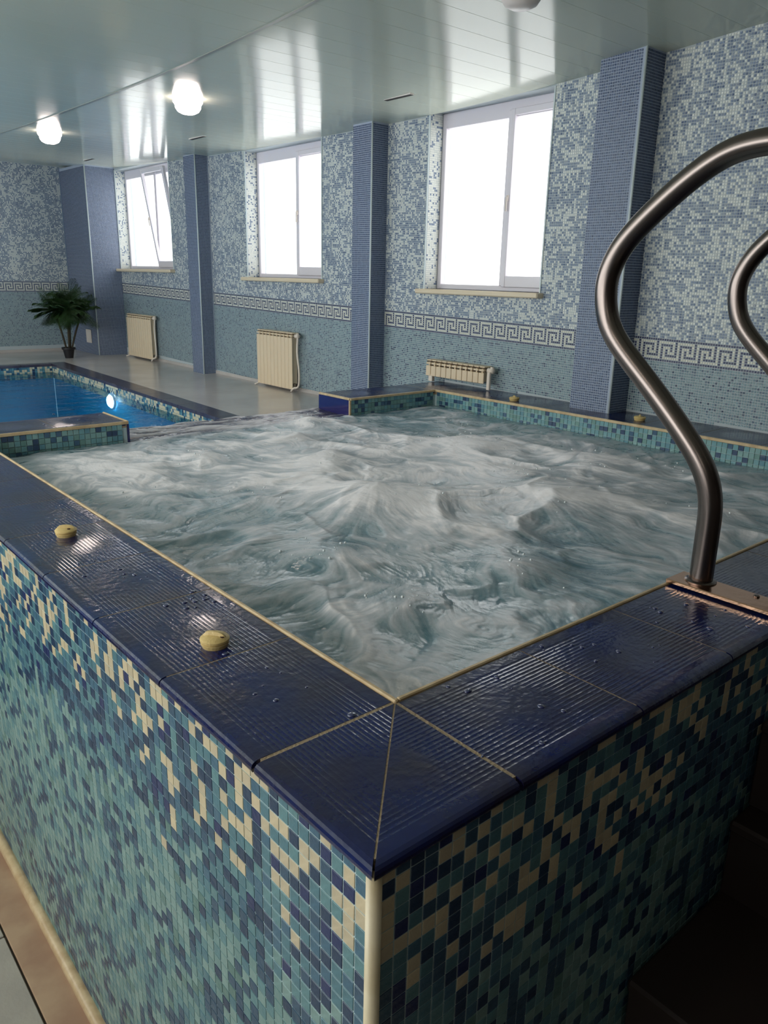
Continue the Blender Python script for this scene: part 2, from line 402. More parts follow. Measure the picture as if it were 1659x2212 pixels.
for y0, y1, z0, z1 in WINS:                              # mosaic on the reveals, mostly white to stand for strong daylight
    n1 = int(.36/WP); n2 = int((z1-z0)/WP); n = rng.random((n2, n1))
    rc = upper_pal[np.select([n > .35, n > .2, n > .1], [0, 1, 2], 3)]
    for yy, nn in ((y1, -1), (y0, 1)):
        parts.append(tile_arrays((BX+.01, yy, z0), (1, 0, 0), (0, 0, 1), (0, nn, 0), n1, n2, WP, .008, .006, rc, np.ones((n2, n1), bool), True))
o = tiles('mosaic', mat_tile_wall, wall_right, parts)
# back wall
NUb = int((9.55+4.0)/WP)
colb = wall_colors(NUb, np.array([NV]), 21, False, 5)
xb = -4.0 + (np.arange(NUb)+.5)*WP; XX, ZZb = np.meshgrid(xb, zc); ZZb = ZZb + float(shear(BY-4))
mb_ = (ZZb < float(ceil_z(BY))-.01) & (ZZb > FZ)
colb[:, xb > 9.5] = np.array(lin((104, 128, 160)))
tiles('mosaic', mat_tile_wall, wall_back, [tile_arrays((-4, BY, ZB+float(shear(BY-4))), (1, 0, 0), (0, 0, 1), (0, -1, 0), NUb, NV, WP, .0105, .004, colb, mb_, False)])

# floors
fl = MB(); fl.box((-8, -6, NZ-.3), (BX, Y3, NZ-.03)); fl.box((-8, Y3-.2, NZ-.03), (0, Y3-.02, FZ))
floor = struct(obj('floor', fl, mat_floor_joint))
floor['label'] = 'pale tiled floor of the hall, lowest at the foot of the tub'
pitch = 1.32
for i in range(-6, 0):
    for j in range(-4, 9):
        a = (i*pitch-.36+.01, j*pitch+.02+.01, NZ-.03); b = ((i+1)*pitch-.36-.01, (j+1)*pitch+.02-.01, NZ)
        obj('floor_tile', MB().bbox(a, b, .006), mat_floor, floor)
obj('floor_band', MB().bbox((-.35, -.35, NZ-.03), (.03, Y3, NZ+.004), .006), mat_floor_band, floor, label='stained beige strip of floor along the tub foot')
obj('floor_band', MB().bbox((.03, -.35, NZ-.03), (BX, .03, NZ+.004), .006), mat_floor_band, floor, label='beige strip of floor in front of the tub')
obj('floor_slab', MB().box((-.35, -6, NZ-.03), (BX, -.36, NZ)), mat_floor, floor)
# pool deck
def edge(y): return 7.22 + .0345*(y-14.2)
YE = 26.1; XL = -5.0
dk = MB()
def prism(mb, pts, z0, z1):
    n = len(pts); mb.add([(x, y, z0) for x, y in pts]+[(x, y, z1) for x, y in pts],
        [tuple(reversed(range(n))), tuple(range(n, 2*n))] + [(i, (i+1) % n, (i+1) % n+n, i+n) for i in range(n)]); return mb
prism(dk, [(edge(Y3), Y3), (BX, Y3), (BX, BY), (-8, BY), (-8, YE), (edge(YE), YE)], FZ-.3, FZ)
prism(dk, [(-8, Y3), (XL-.5, Y3), (XL-.5, YE), (-8, YE)], FZ-.3, FZ)
deck = struct(obj('floor', dk, mat_deck)); deck['label'] = 'grey tiled deck round the swimming pool'
bbd = MB().box((BX-.035, Y3, FZ), (BX, 12.6, FZ+.09)).box((BX-.035, 13.3, FZ), (BX, 20.9, FZ+.09)).box((BX-.035, 21.6, FZ), (BX, 27.7, FZ+.09))
struct(obj('baseboard_right', bbd, mat_deck)); struct(obj('baseboard_back', MB().box((-8, BY-.04, FZ), (9.5, BY, FZ+.1)), mat_deck))

# ceiling: planks running across the hall, one seam profile along it
ceiling = struct(obj('ceiling', MB().box((-8, -6, 6.32), (BX+.6, BY+.6, 6.6)), mat_wall))
ceiling['label'] = 'glossy white plank ceiling'
yb = -6.0; XS = 5.05
while yb < BY:
    y2 = min(yb+.5, BY); z1 = float(ceil_z(yb)); z2 = float(ceil_z(y2))
    for xa, xb_ in ((-8, XS), (XS, BX)):
        g = .006; mb = MB()
        vs = []
        for x in (xa+g, xb_-g):
            for yy, zz in ((yb+.0003, z1+.005), (yb+.004, z1+.0), (y2-.004, z2+.0), (y2-.0003, z2+.005)): vs.append((x, yy, zz))
        mb.add(vs, [(0, 1, 5, 4), (1, 2, 6, 5), (2, 3, 7, 6), (0, 3, 2, 1), (4, 5, 6, 7), (0, 4, 7, 3)])
        mb.f = [tuple(f) for f in mb.f]
        obj('ceiling_panel', mb, mat_ceil, ceiling)
    yb = y2
sp = MB()
ysn = np.linspace(-5.9, BY-.1, 40)
for a, b in zip(ysn[:-1], ysn[1:]):
    za, zb_ = float(ceil_z(a)), float(ceil_z(b))
    sp.add([(XS-.025, a, za-.012), (XS+.025, a, za-.012), (XS+.025, b, zb_-.012), (XS-.025, b, zb_-.012), (XS-.025, a, za+.03), (XS+.025, a, za+.03), (XS+.025, b, zb_+.03), (XS-.025, b, zb_+.03)],
           [(0, 3, 2, 1), (0, 4, 7, 3), (1, 2, 6, 5)])
obj('seam_profile', sp, M('seam_plastic', (150, 152, 146), .3), ceiling, label='narrow plastic joining strip between the ceiling planks')

# ------------------------------------------------------------------ pillars
pal_p = P_([(74, 90, 122), (66, 82, 116), (82, 98, 130), (60, 76, 108)])
def pillar(x, y, wd, zbot, label, x1=BX, y1=None):
    r = thing('pillar', ((x+x1)/2, y+wd/2, zbot), label, 'pillar')
    ct = float(ceil_z(y))
    obj('shaft', MB().box((x+.006, y+.006, zbot), (x1, y+wd, ct+.05)), mat_grout_pillar, r)
    nz = int((ct-zbot)/WP)
    ps = []
    nA = int((wd-.03)/WP); nB = int((x1-x-.03)/WP)
    for O, U, Nn, nu in (((x+.006, y+wd, zbot), (0, -1, 0), (-1, 0, 0), nA), ((x+.03, y+.006, zbot), (1, 0, 0), (0, -1, 0), nB), ((x+.03, y+wd, zbot), (1, 0, 0), (0, 1, 0), nB)):
        c = jit(pal_p[rng.integers(0, 4, (nz, nu))], .08)
        ps.append(tile_arrays(O, U, (0, 0, 1), Nn, nu, nz, WP, .0115, .004, c, np.ones((nz, nu), bool), y < 14))
    tiles('mosaic', mat_tile_pillar, r, ps)
    obj('corner_strip', MB().tube([(x+.012, y+.012, zbot), (x+.012, y+.012, ct)], .02, 10), mat_corner_white, r, True, label='white plastic strip on the pillar corner')
    return r
pillar(10.08, 5.77, .83, 0., 'nearest blue mosaic pillar, seen behind the curved steel rail')
pillar(10.15, 12.45, .68, FZ, 'blue mosaic pillar between the nearest window and the middle window')
pillar(10.17, 20.72, .72, FZ, 'blue mosaic pillar between the middle window and the farthest window')
pillar(9.527, 27.78, BY-27.78, FZ, 'wide blue corner pillar behind the potted palm')

# ------------------------------------------------------------------ windows
def window(n, y0, y1, z0, z1, ym, tilt, label):
    w_ = bpy.data.objects.new('window_%d' % n, None); C.objects.link(w_); w_.location = Vector((BX+.3, (y0+y1)/2, z0))*S
    w_['kind'] = 'structure'; w_['label'] = label
    xa, xb = BX+.36, BX+.50; t = .11; tt = .16
    fr = MB()
    fr.bbox((xa, y0, z0), (xb, y0+t, z1), .012).bbox((xa, y1-t, z0), (xb, y1, z1), .012)
    fr.bbox((xa, y0+t, z0), (xb, y1-t, z0+t), .012).bbox((xa, y0+t, z1-tt-.14), (xb, y1-t, z1), .012)
    obj('window_frame', fr, mat_white, w_)
    obj('mullion', MB().bbox((xa-.02, ym-.075, z0+.1), (xb, ym+.075, z1-tt), .012), mat_white, w_)
    # fixed pane on the far side
    obj('pane', MB().box((xb-.06, ym+.075, z0+t), (xb-.045, y1-t, z1-tt-.06)), mat_glass, w_)
    # opening sash on the near side
    s = MB(); a, b = y0+.05, ym-.02; xs0, xs1 = xa-.06, xa+.05
    s.bbox((xs0, a, z0+.08), (xs1, a+.12, z1-tt), .012).bbox((xs0, b-.10, z0+.08), (xs1, b, z1-tt), .012)
    s.bbox((xs0, a+.12, z0+.08), (xs1, b-.1, z0+.3), .012).bbox((xs0, a+.12, z1-tt-.12), (xs1, b-.1, z1-tt), .012)
    gl = MB().box((xs0+.05, a+.11, z0+.28), (xs0+.06, b-.09, z1-tt-.11))
    hd = MB().bbox((xs0-.03, b-.075, (z0+z1)/2-.05), (xs0, b-.025, (z0+z1)/2+.06), .006).bbox((xs0-.06, b-.07, (z0+z1)/2-.24), (xs0-.03, b-.03, (z0+z1)/2+.03), .006)
    if tilt:
        R_ = Matrix.Translation((xs1, 0, z0+.08)) @ Matrix.Rotation(-tilt, 4, 'Y') @ Matrix.Translation((-xs1, 0, -z0-.08))
        for q in (s, gl, hd): q.v = [tuple(R_ @ Vector(v)) for v in q.v]
    so = obj('sash', s, mat_white, w_); obj('pane', gl, mat_glass, so); obj('window_handle', hd, mat_socket, so)
    obj('window_sill', MB().bbox((BX-.2, y0-.1, z0-.1), (BX+.62, y1+.12, z0+.0), .02), mat_sill, w_, label='cream window board')
    obj('reveal_strip', MB().box((BX-.02, y1-.0, z0), (BX+.0, y1+.03, z1)), mat_corner_white, w_)
    obj('reveal_strip', MB().box((BX-.02, y0-.03, z0), (BX+.0, y0, z1)), mat_corner_white, w_)
    return w_
window(1, *WINS[0], 9.2, 0, 'nearest and largest window above the low radiator')
window(2, *WINS[1], 16.55, 0, 'middle window above the tall cream radiator')
window(3, *WINS[2], 25.2, .16, 'farthest window with its sash tilted inwards')

# ------------------------------------------------------------------ hot tub
tub = thing('hot_tub', (4.7, 5, NZ), 'large raised whirlpool tub faced with teal, navy and cream mosaic under navy coping', 'hot tub')
core = MB()
core.box((.042, .042, NZ), (B-.03, Y3-.02, -.05)); core.box((B-.03, .042, NZ), (BX-.01, B-.03, -.05))
core.box((X2+.03, B-.03, NZ), (BX-.01, Y3-.02, -.05))
core.box((B-.03, Y2+.03, NZ), (X0-.02, Y3-.02, -.05)); core.box((X1+.02, Y2+.03, NZ), (X2+.03, Y3-.02, -.05))
core.box((X0-.02, Y2+.03, NZ), (X1+.02, Y3-.02, -.42))
core.box((B-.03, B-.03, NZ), (X2+.03, Y2+.03, -3.2))
obj('tub_wall', core, mat_grout_near, tub)
NP = .0817; 
near_pal = P_([(208, 192, 160), (198, 184, 156), (84, 124, 136), (70, 106, 128), (98, 138, 144), (114, 148, 147), (128, 158, 155), (42, 64, 92), (58, 86, 110), (42, 54, 98), (96, 130, 126)])
def tub_idx(nu, nv, seed, jstart=0, band=True):
    u, v = np.meshgrid(np.arange(nu), np.arange(nv))            # v = rows from the top
    r = rng.random((nv, nu)); cl = vnoise(u/1.5, v/1.5, seed)*.42 + rng.random((nv, nu))*.58
    lo = np.select([r < .20, r < .44, r < .62, r < .72, r < .80, r < .92], [5, 6, 4, 2, 10, 8], 7)
    st = vnoise(u/1.5, v/3., seed+3)
    lo = np.where((st > .74) & (r < .6), 8, lo); lo = np.where((st < .25) & (r > .7), 6, lo)
    hi = np.select([r < .26, r < .46, r < .60, r < .72, r < .93], [2, 3, 4, 8, 7], 9)
    mixp = np.clip((16-v)/6., 0, 1)
    idx = np.where(rng.random((nv, nu)) < mixp, hi, lo)
    wav = 10 + 3*np.sin(u/7.+seed)+2*np.sin(u/3.1)
    pc = np.clip((wav-v)/4., 0, 1)*.95
    cream = (cl > .605) & (rng.random((nv, nu)) < pc)
    if band: idx = np.where(cream, (r > .5).astype(int), idx)
    return idx
NVt = int((-NZ-.06)/NP); NL = int(Y3/NP)-1; NR = int(BX/NP)-1
idL = tub_idx(NL, NVt, 5); idR = tub_idx(NR, NVt, 31)
colL, colR = jit(near_pal[idL], .05), jit(near_pal[idR], .05)
OL = np.array([.042, .075, -.06]); OR = np.array([.075, .042, -.06])
kL = 10; kR = 10; RWS = 15                      # the tiles nearest the corner are objects of their own
mL = np.ones((NVt, NL), bool); mL[:RWS, :kL] = False
mR = np.ones((NVt, NR), bool); mR[:RWS, :kR] = False
tiles('mosaic', mat_tile_near, tub, [
    tile_arrays(OL, (0, 1, 0), (0, 0, -1), (-1, 0, 0), NL, NVt, NP, .008, .004, colL, mL),
    tile_arrays(OR, (1, 0, 0), (0, 0, -1), (0, -1, 0), NR, NVt, NP, .008, .004, colR, mR)])
def tile_mesh(ci, axis):
    h = (NP-.008)/2; mb = MB()
    mb.bbox((-.004, -h, -h), (.004, h, h), .0015) if axis == 0 else mb.bbox((-h, -.004, -h), (h, .004, h), .0015)
    me = bpy.data.meshes.new('mosaic_tile'); me.from_pydata([tuple(Vector(v)*S) for v in mb.v], [], mb.f); me.update()
    a = me.color_attributes.new('Col', 'FLOAT_COLOR', 'POINT'); a.data.foreach_set('color', [x for _ in me.vertices for x in (*near_pal[ci], 1)])
    me.materials.append(mat_tile_near); return me
tm = {(c, a): tile_mesh(c, a) for c in range(len(near_pal)) for a in (0, 1)}
tl = rootloc(tub)
for j in range(RWS):
    for i in range(kL):
        o = bpy.data.objects.new('mosaic_tile', tm[int(idL[j, i]), 0]); C.objects.link(o); o.parent = tub
        o.location = Vector((OL[0], OL[1]+(i+.5)*NP, OL[2]-(j+.5)*NP))*S - tl
    for i in range(kR):
        o = bpy.data.objects.new('mosaic_tile', tm[int(idR[j, i]), 1]); C.objects.link(o); o.parent = tub
        o.location = Vector((OR[0]+(i+.5)*NP, OR[1], OR[2]-(j+.5)*NP))*S - tl
# inner faces above the water
def inner_idx(nu, nv, seed):
    r = rng.random((nv, nu)); return np.select([r < .3, r < .5, r < .66, r < .78, r < .9], [4, 5, 10, 2, 8], 7)
zin = -.035; ni = 8
ips = []
for O, U, Nn, ln in (((B-.02, B, zin), (0, 1, 0), (1, 0, 0), Y2-B), ((B, B-.02, zin), (1, 0, 0), (0, 1, 0), X2-B), ((X2+.02, B, zin), (0, 1, 0), (-1, 0, 0), Y2-B),
                     ((B, Y2+.02, zin), (1, 0, 0), (0, -1, 0), X0-.02-B), ((X1+.03, Y2+.02, zin), (1, 0, 0), (0, -1, 0), X2-X1-.03)):
    nu = int(ln/NP); c = jit(near_pal[inner_idx(nu, ni, 1)]*1.25, .05)
    ips.append(tile_arrays(O, U, (0, 0, -1), Nn, nu, ni, NP, .008, .01, c, np.ones((ni, nu), bool)))
tiles('inner_mosaic', mat_tile_near, tub, ips)
obj('corner_trim', MB().tube([(.05, .05, NZ), (.05, .05, -.05)], .034, 14), mat_corner_trim, tub, True, label='cream rounded trim on the near corner')
ft = MB().tube([(-.0, Y3, NZ+.02), (-.0, -.0, NZ+.02), (2.1, -.0, NZ+.02)], .06, 8)
obj('foot_trim', ft, mat_cream_trim, tub, True)
# coping bed (grout) and tiles
bed = MB()
for a, b in (((.05, .05, -.09), (B-.02, Y3-.03, -.0025)), ((B-.02, .05, -.09), (BX-.01, B-.02, -.0025)), ((X2+.02, B-.02, -.09), (BX-.01, Y3-.03, -.0025)),
             ((B-.02, Y2+.02, -.09), (X0-.02, Y3-.03, -.0025)), ((X1+.02, Y2+.02, -.09), (X2+.02, Y3-.03, -.0025))): bed.box(a, b)
obj('coping_bed', bed, mat_grout_cream, tub)
def coping_profile(wd, nose=True):
    p = []
    if nose: p += [(.03, -.062), (.006, -.058), (0, -.045), (0, -.03), (.006, -.016), (.018, -.006), (.04, -.001), (.07, 0), (.1, 0)]
    else: p += [(.005, -.06), (.005, -.004), (.01, 0), (.05, 0)]
    v0, v1 = p[-1][0]+.01, wd-.09; n = max(4, int((v1-v0)/.029))
    st = (v1-v0)/n
    for k in range(n):
        a = v0+k*st; p += [(a, 0, 1), (a+st*.25, -.0011, 1), (a+st*.5, -.0015, 1), (a+st*.75, -.0011, 1)]
    p += [(v1, 0), (wd-.012, 0), (wd-.008, -.003), (wd-.006, -.06)]
    return p
def coping_tile(u0, u1, wd, mp, mit0=False, mit1=False, nose=True, nu=8, name='coping_tile'):
    prof = coping_profile(wd, nose); vs = []; fs = []; g = .006; n = len(prof)
    for iu in range(nu+1):
        for q in prof:
            v, z = q[0], q[1]
            a = (v+g*1.2) if mit0 else u0+g; b = (v-g*1.2) if mit1 else u1-g
            t = iu/nu; u = a+(b-a)*t
            if len(q) == 3:                       # ribs fade to a smooth middle
                cu = (u-(u0+u1)/2)/((u1-u0)/2); cv = (v-wd/2)/(wd/2)
                z *= min(1, max(.12, (math.hypot(cu, cv)-.35)*2.6))
            vs.append(mp(u, v, z))
    for iu in range(nu):
        for k in range(n-1): fs.append((iu*n+k, iu*n+k+1, (iu+1)*n+k+1, (iu+1)*n+k))
    fs.append(tuple(range(n))); fs.append(tuple(reversed([nu*n+k for k in range(n)])))
    mb = MB().add(vs, fs)
    o = obj(name, mb, mat_coping, tub)
    bm = o.data; 
    return o
left = lambda u, v, z: (v, u, z)
right = lambda u, v, z: (u, v, z)
farm = lambda u, v, z: (u, Y3-v, z)
winm = lambda u, v, z: (BX-.005-v, u, z)
import bmesh
def fix(o):
    bm = bmesh.new(); bm.from_mesh(o.data); bmesh.ops.recalc_face_normals(bm, faces=bm.faces); bm.to_mesh(o.data); bm.free()
WB = B-.012
# near mitred corner
fix(coping_tile(0, WB, WB, left, mit0=True)); fix(coping_tile(0, WB, WB, right, mit0=True))
k = 0
while B+k < Y3-.05:
    fix(coping_tile(B+k, min(B+k+1, Y3-.02), WB, left)); k += 1
k = 0
while B+k < BX-.05:
    fix(coping_tile(B+k, min(B+k+1, BX-.01), WB, right)); k += 1
yy = B
while yy < Y3-.05:
    fix(coping_tile(yy, min(yy+1, Y3-.02), BX-X2-.02, winm, nose=False)); yy += 1
xx = X0-.03
while xx > B+.05:
    fix(coping_tile(max(xx-1, B), xx, Y3-Y2-.012, farm)); xx -= 1
xx = X1+.03
while xx < X2-.05:
    fix(coping_tile(xx, min(xx+1, X2), Y3-Y2-.012, farm)); xx += 1
# cream rim strips along the inner edge
def strip(a, b, w=.03, z0=-.035, z1=.012):
    ax, ay = a; bx_, by_ = b
    mb = MB(); mb.bbox((min(ax, bx_)-(w/2 if ax == bx_ else 0), min(ay, by_)-(w/2 if ay == by_ else 0), z0), (max(ax, bx_)+(w/2 if ax == bx_ else 0), max(ay, by_)+(w/2 if ay == by_ else 0), z1), .007)
    obj('rim_strip', mb, mat_cream_trim, tub)
e = .017
strip((B, B-e), (B, Y2+e)); strip((B+e, B), (X2-e, B)); strip((X2, B-e), (X2, Y2+e))
strip((B+e, Y2), (X0, Y2)); strip((X1, Y2), (X2-e, Y2)); strip((X0-.0, Y2+e), (X0-.0, Y3-.02)); strip((X1, Y2+e), (X1, Y3-.02))
# water beads splashed on the coping
bd = MB()
for cx_, cy_, n_, sp2 in ((.70, 2.75, 16, .12), (2.2, .62, 8, .12), (2.5, .25, 8, .2), (.35, 1.6, 10, .25), (3.3, .5, 14, .22), (1.3, .4, 10, .25), (.5, 3.6, 16, .3), (2.4, 10.0, 12, .3), (9.9, 8.3, 14, .4)):
    for _ in range(n_):
        x_, y_ = cx_+random.gauss(0, sp2), cy_+random.gauss(0, sp2); rr = random.uniform(.006, .02)
        if (x_ > .1 and y_ > .1) and (x_ < B-.05 or y_ < B-.05 or x_ > X2+.05 or (y_ > Y2+.05 and x_ < X0-.1)):
            bd.lathe([(rr, -.002), (rr*.95, rr*.15), (rr*.6, rr*.38), (rr*.05, rr*.45)], (x_, y_, 0), 8, random.uniform(.8, 1.5), random.uniform(.8, 1.5))
wb = obj('water_bead', bd, M('bead_water', (40, 46, 90), .04, spec=1.0, coat=1.0), tub, True); wb['kind'] = 'stuff'
# weir between the two blocks
wz = -.36
obj('weir_tile_bed', MB().box((X0-.02, Y2-.02, -.45), (X1+.02, Y3+.0, wz)), mat_navy_low, tub, label='navy tiled overflow sill')
obj('block_end', MB().box((X0-.015, Y2+.01, -.42), (X0+.012, Y3-.02, -.036)), mat_navy_low, tub)
obj('block_end', MB().box((X1-.012, Y2+.03, -.42), (X1+.015, Y3-.02, -.036)), mat_navy_low, tub, label='navy glazed end of the coping block')
obj('block_end', MB().box((X1-.014, Y2+.0, -.42), (X1+.02, Y2+.03, -.036)), mat_cream_trim, tub)
obj('back_face', MB().box((.03, Y3-.02, NZ), (BX-.01, Y3-.0, -.42)), mat_navy_low, tub)

# ------------------------------------------------------------------ churning water
st = .0128
gx = np.arange(B+.0, X2+.0, st); gy = np.arange(B+.0, Y3+.12, st)
GX, GY = np.meshgrid(gx, gy); ny, nx = GX.shape
boils = [(3.9, 4.7, .40, .8), (6.1, 9.1, .24, .35), (2.45, 3.6, .20, .5), (2.2, 2.35, .14, .35), (5.6, 3.4, .24, .9), (4.5, 6.8, .22, .8), (6.9, 6.2, .20, .8), (1.95, 6.6, .12, .7), (8.2, 7.6, .12, .5), (3.6, 2.3, .14, .5), (5.0, 8.2, .18, .5), (7.6, 4.2, .18, .7), (2.8, 5.6, .16, .5), (6.2, 4.6, .16, .6), (3.1, 7.7, .14, .5), (8.4, 3.2, .12, .5), (6.6, 2.1, .12, .5)]
# flow: outwards from every jet, stirred by a slow swirl
psi = fbm(GX*.9, GY*.9, 3, 61); gyp, gxp = np.gradient(psi, st)
FX, FY = gyp*.9, -gxp*.9
for bx_, by_, h, r in boils:
    dx, dy = GX-bx_, GY-by_; d2 = dx*dx+dy*dy; k_ = h*5*np.exp(-d2/(2.2*r)**2)/(np.sqrt(d2)+.15)
    FX = FX + dx*k_; FY = FY + dy*k_
sp_ = np.hypot(FX, FY)+1e-4; FX /= sp_; FY /= sp_
def streak(src, n):
    acc = np.zeros_like(src); tot = 0
    for sgn in (1, -1):
        X = np.tile(np.arange(nx, dtype=float), (ny, 1)); Y = np.tile(np.arange(ny, dtype=float)[:, None], (1, nx))
        for k in range(n):
            xi_ = np.clip(X+.5, 0, nx-1).astype(int); yi_ = np.clip(Y+.5, 0, ny-1).astype(int)
            acc += src[yi_, xi_]; tot += 1
            fx_ = FX[yi_, xi_]; fy_ = FY[yi_, xi_]; X = X+sgn*fx_; Y = Y+sgn*fy_
    acc /= tot; return (acc-acc.mean())/acc.std()
nse = rng.random((ny, nx)); nse = nse+np.roll(nse, 1, 0)+np.roll(nse, 1, 1)
S1 = streak(nse, 14)
S2 = streak(fbm(GX*9, GY*9, 3, 77), 20)
wx = GX + .9*(fbm(GX*.8, GY*.8, 3, 7)-.5); wy = GY + .9*(fbm(GX*.8+9, GY*.8, 3, 8)-.5)
rid = 1-np.sqrt((2*fbm(wx*.85, wy*.85, 2, 3)-1)**2+.004); rid = rid**3
rid2 = 1-np.sqrt((2*fbm(wx*2.0, wy*1.7, 2, 4)-1)**2+.01); rid2 = rid2**3
big = fbm(wx*.5, wy*.5, 2, 12); fine = fbm(wx*6, wy*6, 3, 5)
H = (rid-.45)*.085 + (rid2-.45)*.028 + (big-.5)*.10 + (fine-.5)*.014 + S2*.0016 + S1*.0008
foam = (rid-.45)*.42 + (rid2-.45)*.26 + (big-.5)*.75 + (fine-.5)*.42 + .50
for bx_, by_, h, r in boils:
    d = np.hypot(GX-bx_, GY-by_)/r; gss = np.exp(-d**2*1.3); H += h*.5*gss; foam += .3*gss
ed = np.minimum.reduce([GX-B, X2-GX, GY-B, np.where((GX > X0+.1) & (GX < X1-.1), 9, Y2-GY)])
k = np.clip(ed/.7, 0, 1)
mid = np.exp(-((GX-5.0)/3.6)**2-((GY-5.2)/3.8)**2)
H = -.32 + H*(.3+.7*k) + .05*mid
foam = foam*(.45+.55*k) + .22*mid + .01
foam = foam + S1*.06 + S2*.115
tw = np.clip((GY-Y2+.15)/.3, 0, 1)
rip = fbm(GX*2.2, GY*7, 3, 40)
H = H*(1-tw) + tw*(-.315+(rip-.5)*.07); foam = foam*(1-tw)+tw*(.30+(rip-.5)*2.0+S1*.03)
drop = np.clip((GY-Y3)/.12, 0, 1); H = H - drop**2*.5
H = np.minimum(H, np.where(ed < .12, -.06, .4))
V = np.stack([GX, GY, H], -1).reshape(-1, 3)
q = (np.arange(ny-1)[:, None]*nx + np.arange(nx-1)[None]); keep = ~((GY[:-1, :-1] > Y2-.03) & ((GX[:-1, :-1] < X0+.01) | (GX[1:, 1:] > X1-.015)))
q = q[keep]; Q = np.stack([q, q+1, q+nx+1, q+nx], -1)
fc = np.stack([np.clip(foam, 0, 1), tw, np.zeros_like(tw)], -1).reshape(-1, 3)
loc = np.array((5., 5., -.32))*S
me = npmesh('whirlpool_water', V, Q, fc, loc)
water = link('whirlpool_water', me, mat_foam, None, True); water.location = loc
tag(water, 'foaming grey and teal water churning inside the raised tub', 'water')
# flying droplets
dm = MB()
for _ in range(170):
    bx_, by_, h, r = random.choice(boils); a = random.uniform(0, 6.28); d = random.uniform(.1, 1)*r
    x, y = bx_+d*math.cos(a), by_+d*math.sin(a)
    if not (B+.1 < x < X2-.1 and B+.1 < y < Y2-.1): continue
    ix = int((x-gx[0])/st); iy = int((y-gy[0])/st); z = H[iy, ix]+random.uniform(.0, .07); rr = random.uniform(.006, .014)
    dm.lathe([(rr*.1, -rr), (rr*.8, -rr*.5), (rr, 0), (rr*.7, rr*.7), (rr*.1, rr)], (x, y, z), 6)
dr = obj('spray_droplet', dm, M('droplet', (225, 230, 232), .1), water, True); dr['kind'] = 'stuff'

# ------------------------------------------------------------------ swimming pool
pool = thing('swimming_pool', (1, 18, FZ), 'blue swimming pool beyond the tub, lined with mosaic and lit under water', 'swimming pool')
PE = edge; pw = .5
YI = 25.72
basin = MB()
def xi(y): return PE(y)-pw
basin.add([(XL, Y3+.02, -5), (xi(Y3), Y3+.02, -5), (xi(YI), YI, -5), (XL, YI, -5)], [(0, 1, 2, 3)])
basin.add([(xi(Y3)+.01, Y3+.02, -5), (xi(Y3)+.01, Y3+.02, FZ-.05), (xi(YI)+.01, YI, FZ-.05), (xi(YI)+.01, YI, -5)], [(0, 1, 2, 3)])
basin.add([(XL, YI+.01, -5), (XL, YI+.01, FZ-.05), (xi(YI), YI+.01, FZ-.05), (xi(YI), YI+.01, -5)], [(3, 2, 1, 0)])
basin.add([(XL, Y3, -5), (XL, Y3, FZ-.05), (XL, YI, FZ-.05), (XL, YI, -5)], [(0, 1, 2, 3)])
mat_basin = M('basin_blue', (60, 178, 204), .5, mottle=(50, 162, 194), mscale=3)
basin.add([(XL, Y3+.01, -5), (XL, Y3+.01, FZ-.05), (xi(Y3), Y3+.01, FZ-.05), (xi(Y3), Y3+.01, -5)], [(0, 1, 2, 3)])
obj('basin', basin, mat_basin, pool)
dirv = np.array([xi(YI)-xi(Y3), YI-Y3, 0.]); ln = np.linalg.norm(dirv); dirv /= ln
nl = int(ln/NP); nb = 5
def band(nu, seed):
    u, v = np.meshgrid(np.arange(nu), np.arange(nb)); r = rng.random((nb, nu))
    idx = np.select([r < .4, r < .6, r < .8], [2, 3, 4], 7)
    cr = (vnoise(u/1.6, v/1.6, seed)*.5+rng.random((nb, nu))*.5 > .46) & (v < 4+3*vnoise(u/3., v*0., seed+1))
    return jit(near_pal[np.where(cr, 0, idx)], .05)
nrm = np.array([-dirv[1], dirv[0], 0.])
bandp = [tile_arrays((xi(Y3)-.0, Y3+.02, FZ-.06), dirv, (0, 0, -1), nrm, nl, nb, NP, .008, .01, band(nl, 70), np.ones((nb, nl), bool))]
nf = int((xi(YI)-XL)/NP)
bandp.append(tile_arrays((XL, YI-.0, FZ-.06), (1, 0, 0), (0, 0, -1), (0, -1, 0), nf, nb, NP, .008, .01, band(nf, 80), np.ones((nb, nf), bool)))
tiles('mosaic_band', mat_tile_pool, pool, bandp)
# coping stones of the pool
yy = Y3+.02
while yy < YE-.3:
    y2 = min(yy+1.0, YE-.0); g = .006
    mb = MB(); prism(mb, [(PE(yy)-pw-.03, yy+g), (PE(yy)-g, yy+g), (PE(y2)-g, y2-g), (PE(y2)-pw-.03, y2-g)], FZ-.07, FZ+.012)
    obj('pool_coping_tile', mb, mat_pool_coping, pool); yy = y2
xx = PE(YE)-pw-.04
while xx > XL:
    obj('pool_coping_tile', MB().bbox((xx-1+.006, YI-.03, FZ-.07), (xx-.006, YE, FZ+.012), .01), mat_pool_coping, pool); xx -= 1
wm = MB().add([(XL, Y3+.02, -1.15), (xi(Y3), Y3+.02, -1.15), (xi(YI), YI, -1.15), (XL, YI, -1.15)], [(0, 1, 2, 3)])
pwat = obj('pool_water', wm, mat_pool_water, None, base=(1, 18, -1.15)); tag(pwat, 'calm blue water filling the swimming pool', 'water')
ul = thing('underwater_lamp', (xi(20.08)-.03, 20.08, -1.40), 'bright white underwater lamp in the pool side wall', 'lamp')
